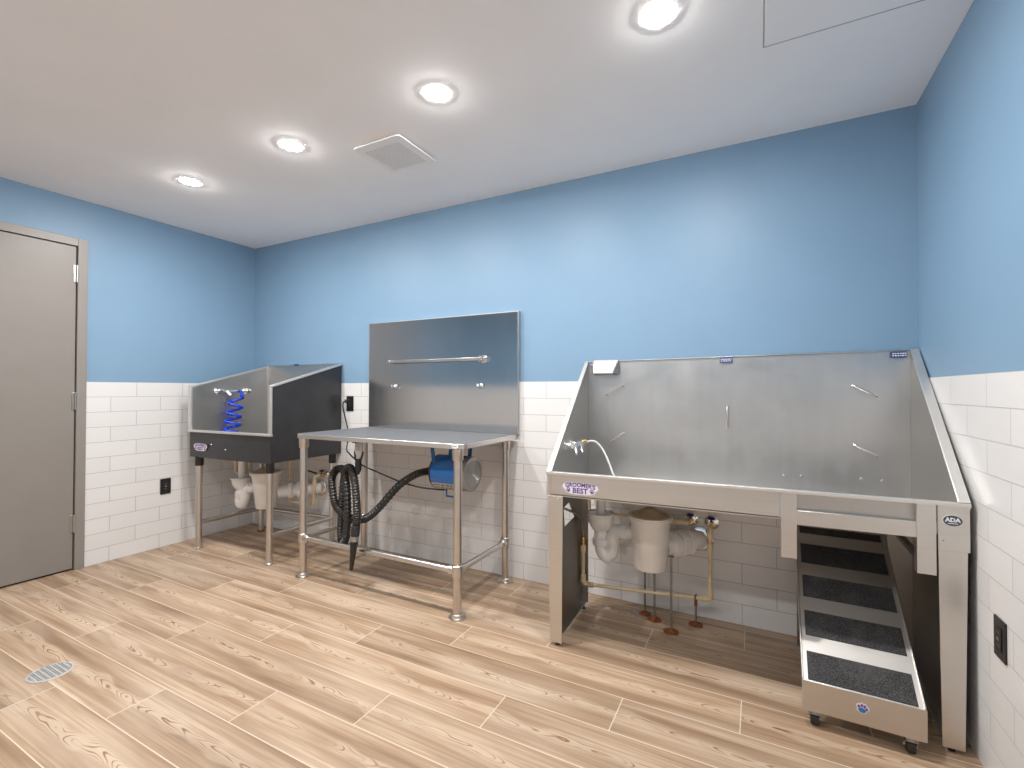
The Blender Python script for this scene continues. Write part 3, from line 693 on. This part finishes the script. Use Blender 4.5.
q = MB(); disc_mb(q, (2.594, TY0 - .0017, .8915), (1, 0, 0), (0, 0, 1), .0035, .0035, .0004); disc_mb(q, (2.606, TY0 - .0017, .8915), (1, 0, 0), (0, 0, 1), .0035, .0035, .0004); q.build('badge_print', 'badge', ov, smooth=False)

# backsplash behind the table
bs = thing('backsplash_panel', 'tall satin stainless backsplash panel on the wall behind the grooming table', 'backsplash', (2.03, -.02, .91))
x0, x1, z0, z1 = 1.403, 2.657, .907, 1.678
MB().box(x0, x1, -.030, -.026, z0, z1).build('panel_sheet', 'mirror_steel', bs)
MB().box(x0, x0 + .003, -.031, -.006, z0, z1).box(x1 - .004, x1, -.032, -.006, z0, z1).box(x0, x1, -.031, -.006, z1 - .003, z1 + .001).build('panel_edge', 'steel_front', bs)
bar = MB().box(1.635, 2.405, -.060, -.053, 1.372, 1.395).build('towel_bar', 'pipe_steel', bs, bevel=.003)
def knob(x, z, R, parent, name):
    q = MB().lathe([(R, 0), (R, .003), (R * .5, .006), (.008, .008), (.008, .03), (.012, .033), (.012, .040), (.004, .043)], (x, -.030, z), (0, -1, 0), 20)
    for k_ in range(4):
        a = k_ * PI / 2 + PI / 4; q.tube([(x, -.054, z), (x + R * .95 * math.cos(a), -.060, z + R * .95 * math.sin(a))], .0045, 8)
    q.build(name, 'chrome', parent)
knob(1.632, 1.3845, .016, bar, 'bar_mount'); knob(2.405, 1.3845, .026, bar, 'bar_mount')
knob(1.656, 1.205, .020, bs, 'hook_knob'); knob(2.383, 1.208, .020, bs, 'hook_knob')

# hanger under the table front
hg = thing('hose_hanger', 'cloudy plastic hanger strap under the table holding the coiled black hose', 'hanger', (1.83, -.56, .876))
MB().lathe([(.040, 0), (.040, .006), (.034, .012)], (1.84, -.56, TZ0), (0, 0, -1), 24).build('mount_plate', 'black', hg)
MB().plate([(1.808, -.56, .864), (1.872, -.56, .864), (1.868, -.56, .80), (1.852, -.56, .765), (1.828, -.56, .765), (1.812, -.56, .80)], (0, .012, 0)).build('hanger_strap', 'clear', hg, bevel=.004)
MB().tube(smooth_path([(1.806, -.553, .81), (1.815, -.56, .77), (1.84, -.565, .748), (1.866, -.56, .77), (1.872, -.553, .81)], 6), .006, 8).build('tie_loop', 'rubber', hg)
MB().plate([(1.822, -.57, .765), (1.858, -.57, .765), (1.862, -.575, .70), (1.845, -.575, .668), (1.824, -.575, .70)], (0, .022, 0)).build('strap_tail', 'rubber', hg, bevel=.005)

# dryer hanging under the table
DY, DZ, DR = -.35, .697, .101
dr = thing('pet_dryer', 'blue cylinder force dryer hung under the grooming table with black hose', 'dryer', (2.4020, DY, DZ - DR))
ax = (1, 0, 0)
MB().lathe([(.094, 0), (DR, .008), (DR, .186), (.098, .19)], (2.2840, DY, DZ), ax, 40).build('motor_body', 'blue_dryer', dr)
MB().lathe([(.0, -.05), (.024, -.05), (.026, -.02), (.06, -.008), (.096, -.004), (.1015, .002), (.1015, .012)], (2.2820, DY, DZ), ax, 40, closed=False).build('nose_cap', 'black', dr)
MB().lathe([(.093, 0), (.093, .012)], (2.4740, DY, DZ), ax, 36).build('intake_gap', 'black', dr)
ec = MB().lathe([(.095, 0), (.1, .004), (.1, .036), (.096, .042), (.082, .044), (.082, .040), (.0, .040)], (2.4840, DY, DZ), ax, 40, closed=False).build('end_cap', 'silver', dr)
q = MB()
for k_ in range(6): q.torus((2.5245, DY, DZ), ax, .012 + k_ * .0125, .0022, 32, 6)
q.build('intake_grille', 'silver', ec)
# rating plate low on the body
q = MB(); N = 8; pts = []
for i in range(N):
    a0, a1 = -2.62 + i * .11, -2.62 + (i + 1) * .11 + .002
    def cp(a, x): return (x, DY + (DR + .0008) * math.cos(a), DZ + (DR + .0008) * math.sin(a))
    q.add([cp(a0, 2.2940), cp(a0, 2.4570), cp(a1, 2.4570), cp(a1, 2.2940)], [(0, 1, 2, 3)])
rpn = q.build('rating_plate', 'clear', dr)
q = MB(); rr = random.Random(4)
for row in range(3):
    x = 2.3040
    a = -2.52 + row * .26
    while x < 2.4420:
        w_ = rr.uniform(.008, .022); q.add([(x, DY + (DR + .0014) * math.cos(a), DZ + (DR + .0014) * math.sin(a)), (x + w_, DY + (DR + .0014) * math.cos(a), DZ + (DR + .0014) * math.sin(a)), (x + w_, DY + (DR + .0014) * math.cos(a + .09), DZ + (DR + .0014) * math.sin(a + .09)), (x, DY + (DR + .0014) * math.cos(a + .09), DZ + (DR + .0014) * math.sin(a + .09))], [(0, 1, 2, 3)]); x += w_ + rr.uniform(.006, .014)
q.build('plate_print', 'gap', rpn)
for x in (2.3070, 2.4470):
    q = MB()
    for s_ in (-1, 1):
        q.plate([(x - .013, DY + s_ * .098, TZ0 - .003), (x + .013, DY + s_ * .098, TZ0 - .003), (x + .013, DY + s_ * .078, DZ + .06), (x - .013, DY + s_ * .078, DZ + .06)], (0, .004 * s_, 0))
    q.box(x - .013, x + .013, DY - .102, DY + .102, TZ0 - .004, TZ0)
    q.build('hanging_bracket', 'blue_bracket', dr, bevel=.0008)
MB().tube([(2.3620, DY - .03, DZ - DR + .005), (2.3620, DY - .03, DZ - DR - .035), (2.4620, DY - .03, DZ - DR - .035), (2.4620, DY - .03, DZ - DR + .005)], .006, 8).build('foot_bracket', 'blue_bracket', dr)
# corrugated hose: dryer -> swoop -> two hanging loops -> nozzle
hp = [(2.24, -.352, .692), (2.205, -.36, .690), (2.14, -.40, .668), (2.055, -.45, .60), (1.965, -.515, .475), (1.90, -.545, .415), (1.835, -.553, .398), (1.775, -.565, .405), (1.70, -.57, .437), (1.645, -.565, .49),
      (1.617, -.56, .61), (1.635, -.553, .672), (1.668, -.545, .690), (1.705, -.548, .682), (1.745, -.562, .61), (1.778, -.582, .46), (1.772, -.585, .32), (1.75, -.578, .265), (1.722, -.568, .248), (1.698, -.560, .285), (1.692, -.552, .40), (1.690, -.545, .50),
      (1.705, -.545, .625), (1.73, -.55, .69), (1.765, -.558, .707), (1.80, -.57, .69), (1.838, -.585, .63), (1.868, -.60, .53), (1.90, -.625, .44), (1.912, -.645, .385)]
sp = smooth_path(hp, 30)
ho = MB().tube(sp, lambda i: .0225 + .0022 * math.sin(i * 1.35), 14).build('hose', 'hose', dr)
na, nb = Vector((1.912, -.645, .395)), Vector((1.902, -.670, .145))
dv = (nb - na).normalized()
MB().lathe([(.020, 0), (.0255, .004), (.0255, .055), (.021, .060)], na, dv, 20).build('hose_cuff', 'rubber', ho)
MB().lathe([(.0245, .060), (.0245, .070), (.022, .071), (.022, .078), (.0245, .079), (.0245, .089)], na, dv, 20).build('clamp_bands', 'silver', ho)
MB().lathe([(.022, .088), (.023, .10), (.020, .125), (.011, .245), (.010, .252), (.006, .252), (.006, .24)], na, dv, 20).build('nozzle', 'black', ho)
cp_ = [(1.178, -.045, 1.092), (1.166, -.055, 1.088), (1.156, -.05, 1.05), (1.165, -.04, .98), (1.185, -.03, .89), (1.22, -.06, .80), (1.36, -.20, .755), (1.60, -.40, .76), (1.66, -.40, .722), (1.715, -.40, .694), (1.85, -.40, .66), (2.02, -.40, .620), (2.16, -.395, .598), (2.28, -.38, .592), (2.34, -.37, .594), (2.35, -.365, .604)]
co = MB().tube(smooth_path(cp_, 10), .005, 8).build('power_cord', 'black', dr)
MB().box(1.170, 1.194, -.050, -.014, 1.081, 1.109).build('plug', 'rubber', co, bevel=.004)

# ------------------------------------------------------------------ small wash tub in the corner
SX0, SX1, SYF, SYB = .210, 1.085, -.603, -.012
def small_xf(p):
    return Vector((p.x + .012 * (p.y - SYF) / (SYB - SYF), p.y * (1 + .065 * (SX1 - p.x) / .885), p.z))
st = thing('dog_wash_tub', 'small black-sided dog wash tub on pipe legs in the corner', 'wash tub', (.62, -.31, 0))
ZBT, ZFT, ZL, ZB = 1.388, 1.210, .880, .688
def side_poly(x, inset=0.):
    return [(x, SYB, ZBT - inset), (x, SYF + inset * 1.2, ZFT - inset), (x, SYF + inset * 1.2, ZB), (x, SYB, ZB)]
MB().plate(side_poly(SX1 - .004), (.004, 0, 0)).build('side_panel', 'black_panel', st, xf=small_xf, bevel=.001)
MB().plate(side_poly(SX1 - .0075, .002), (.003, 0, 0)).build('liner_sheet', 'steel', st, xf=small_xf)
MB().plate(side_poly(SX0), (.004, 0, 0)).build('side_panel', 'black_panel', st, xf=small_xf, bevel=.001)
MB().plate(side_poly(SX0 + .0045, .002), (.003, 0, 0)).build('liner_sheet', 'steel_back', st, xf=small_xf)
MB().box(SX0 + .004, SX1 - .004, SYB - .006, SYB - .002, ZB + .02, ZBT).build('back_panel', 'steel', st, xf=small_xf)
MB().box(SX0, SX1, SYF, SYF + .004, ZB - .006, ZL).build('front_panel', 'black_panel', st, xf=small_xf, bevel=.001)
MB().box(SX0 + .006, SX1 - .006, SYF + .004, SYB - .006, ZB + .012, ZB + .018).build('tub_floor', 'steel', st, xf=small_xf)
# light steel edge trim
q = MB().box(SX0 - .022, SX1 + .004, SYF - .010, SYF + .012, ZL - .012, ZL + .004)
q.build('front_rim', 'rim_steel', st, xf=small_xf, bevel=.002)
for xa, xb in ((SX0 - .014, SX0 + .012), (SX1 - .016, SX1 + .006)):
    q = MB().box(xa, xb, SYF - .008, SYF + .006, ZL + .004, ZFT)
    q.plate([(xa, SYF - .008, ZFT), (xb, SYF - .008, ZFT), (xb, SYB, ZBT + .002), (xa, SYB, ZBT + .002)], (0, .003, -.014))
    q.build('edge_trim', 'rim_steel', st, xf=small_xf, bevel=.001)
MB().box(SX0, SX1, SYB - .012, SYB, ZBT - .003, ZBT + .003).build('back_rim', 'steel_front', st, xf=small_xf)
MB().box(SX0 + .0075, SX0 + .02, SYB - .018, SYB - .006, ZB + .03, ZBT - .006).build('corner_seam', 'steel_front', st, xf=small_xf)
MB().box(.56, .60, -.034, -.024, 1.383, 1.396).build('printed_label', 'sticker_blue', st, xf=small_xf)
logo(.340, .759, SYF * 1.062, .165, st, tilt=-.0)
for x in (.46, .62): MB().lathe([(.006, 0), (.005, .003), (.002, .004)], (x, SYF, .765 - .03 * (x > .5) + .02), (0, -1, 0), 12).build('rivet', 'chrome', st, xf=small_xf)
sl_x = (.285, 1.052); sl_y = (-.582, -.12)
for x in sl_x:
    for y in sl_y:
        if x > .6 and y > -.3: y = -.065
        lg = MB().tube([(x, y, .004), (x, y, ZB)], .0205, 18).build('leg', 'pipe_steel', st, xf=small_xf)
        MB().lathe([(.027, 0), (.027, .066), (.024, .070)], (x, y, ZB + .0), (0, 0, -1), 20).build('leg_socket', 'black', lg, xf=small_xf)
        MB().lathe([(.026, 0), (.026, .012), (.021, .016)], (x, y, 0), seg=20).build('foot_cap', 'pipe_steel' if y < -.3 else 'rust', lg, xf=small_xf)
rail((sl_x[0], sl_y[0], .195), (sl_x[0], sl_y[1], .195), st, .0155, False, small_xf); rail((sl_x[1], sl_y[0], .195), (sl_x[1], -.065, .195), st, .0155, False, small_xf)
rail((sl_x[0], sl_y[1], .195), (sl_x[1], -.065, .195), st, .0155, False, small_xf)
# tap and blue coil hose on the left panel
tx = SX0 + .0075
q = MB()
for y in (-.425, -.215): q.lathe([(.024, 0), (.024, .006), (.014, .012), (.012, .04), (.016, .043), (.016, .06), (.006, .063)], (tx, y, 1.172), (1, 0, 0), 20)
q.tube([(tx + .045, -.425, 1.172), (tx + .045, -.30, 1.172)], .012, 12)
tpn = q.build('tap', 'chrome', st, xf=small_xf)
MB().tube([(tx + .05, -.385, 1.172), (tx + .075, -.37, 1.14)], .010, 10).build('tap_lever', 'white_plastic', tpn, xf=small_xf)
cc = []
for i in range(0, 4 * 26 + 1):
    a = 2 * PI * i / 26; t_ = i / (4 * 26)
    cc.append((tx + .055 + .030 * math.cos(a), -.315 - .035 * t_ + (.037 + .010 * t_) * math.sin(a + .6), 1.135 - .29 * (t_ ** .86)))
cc = [(tx + .05, -.30, 1.172), (tx + .06, -.285, 1.165)] + cc
MB().tube(cc, .0112, 10).build('coil_hose', 'blue_hose', tpn, xf=small_xf)

drain_set('white plastic drain trap and hair pail under the small black tub', (.42, -.28, .30), (.300, -.30, .478),
          [(.300, -.30, .375), (.294, -.30, .345), (.272, -.30, .30), (.285, -.30, .265), (.320, -.30, .268), (.347, -.30, .32), (.370, -.30, .385), (.42, -.298, .41), (.52, -.293, .42)],
          (.592, -.29, .270, .550, .072, .102), (.87, -.006, .40))
w3 = thing('supply_pipe', 'cream water supply pipe with black lever under the small black tub', 'water pipe', (.8, -.1, .3))
q = MB().tube(smooth_path([(.93, -.07, .512), (.93, -.115, .505), (.93, -.12, .47), (.925, -.12, .33), (.915, -.12, .298), (.89, -.12, .293), (.70, -.13, .293), (.66, -.13, .30), (.655, -.13, .34), (.655, -.13, .50), (.655, -.13, .69)], 6), .0105, 12)
for p_, ax_ in (((.93, -.12, .46), (0, 0, 1)), ((.926, -.12, .34), (0, 0, 1)), ((.88, -.12, .293), (1, 0, 0))): fitting(q, p_, ax_)
q.build('pipe_run', 'cream', w3); valve(w3, .93, .512)
MB().tube([(.93, -.10, .53), (.86, -.11, .545), (.82, -.11, .543)], .007, 8).build('shutoff_lever', 'black', w3)
w4 = thing('supply_pipe', 'pair of short cream tubes rising beside the drain cup under the small tub', 'water pipe', (.22, -.28, .5))
q = MB().tube(smooth_path([(.222, -.30, .698), (.222, -.30, .56), (.222, -.30, .53), (.235, -.29, .508), (.262, -.27, .50), (.285, -.24, .508), (.292, -.23, .53), (.292, -.23, .698)], 5), .010, 12); q.build('pipe_run', 'cream', w4)
for p_ in ((.222, -.30, .60), (.292, -.23, .60)): fitting(MB(), p_, (0, 0, 1)).build('pipe_fitting', 'cream', w4)

# ------------------------------------------------------------------ camera, world, view
cam = bpy.data.cameras.new('camera'); co_ = bpy.data.objects.new('camera', cam); C.objects.link(co_)
yaw, pitch, roll = .48136892, .01318126, .00105956
f_ = Vector((-math.sin(yaw) * math.cos(pitch), math.cos(yaw) * math.cos(pitch), math.sin(pitch)))
r_ = Vector((math.cos(yaw), math.sin(yaw), 0)); u_ = r_.cross(f_)
R_, U_ = r_ * math.cos(roll) + u_ * math.sin(roll), u_ * math.cos(roll) - r_ * math.sin(roll)
mt = Matrix((R_, U_, -f_)).transposed().to_4x4(); mt.translation = (3.9816, -2.65384, 1.18140); co_.matrix_world = mt
cam.sensor_width = 36; cam.lens = 36 * 470.2973 / 1024; cam.clip_start = .02
S = bpy.context.scene; S.camera = co_
w = bpy.data.worlds.new('world'); S.world = w; w.use_nodes = True
w.node_tree.nodes['Background'].inputs[0].default_value = (.8, .85, 1, 1); w.node_tree.nodes['Background'].inputs[1].default_value = .0
S.view_settings.view_transform = 'Standard'; S.view_settings.look = 'None'; S.view_settings.gamma = 1; S.view_settings.exposure = .0
S.view_settings.use_curve_mapping = False
S.cycles.max_bounces = 12; S.cycles.diffuse_bounces = 8; S.cycles.glossy_bounces = 6; S.cycles.sample_clamp_indirect = 8.
S.cycles.use_denoising = True
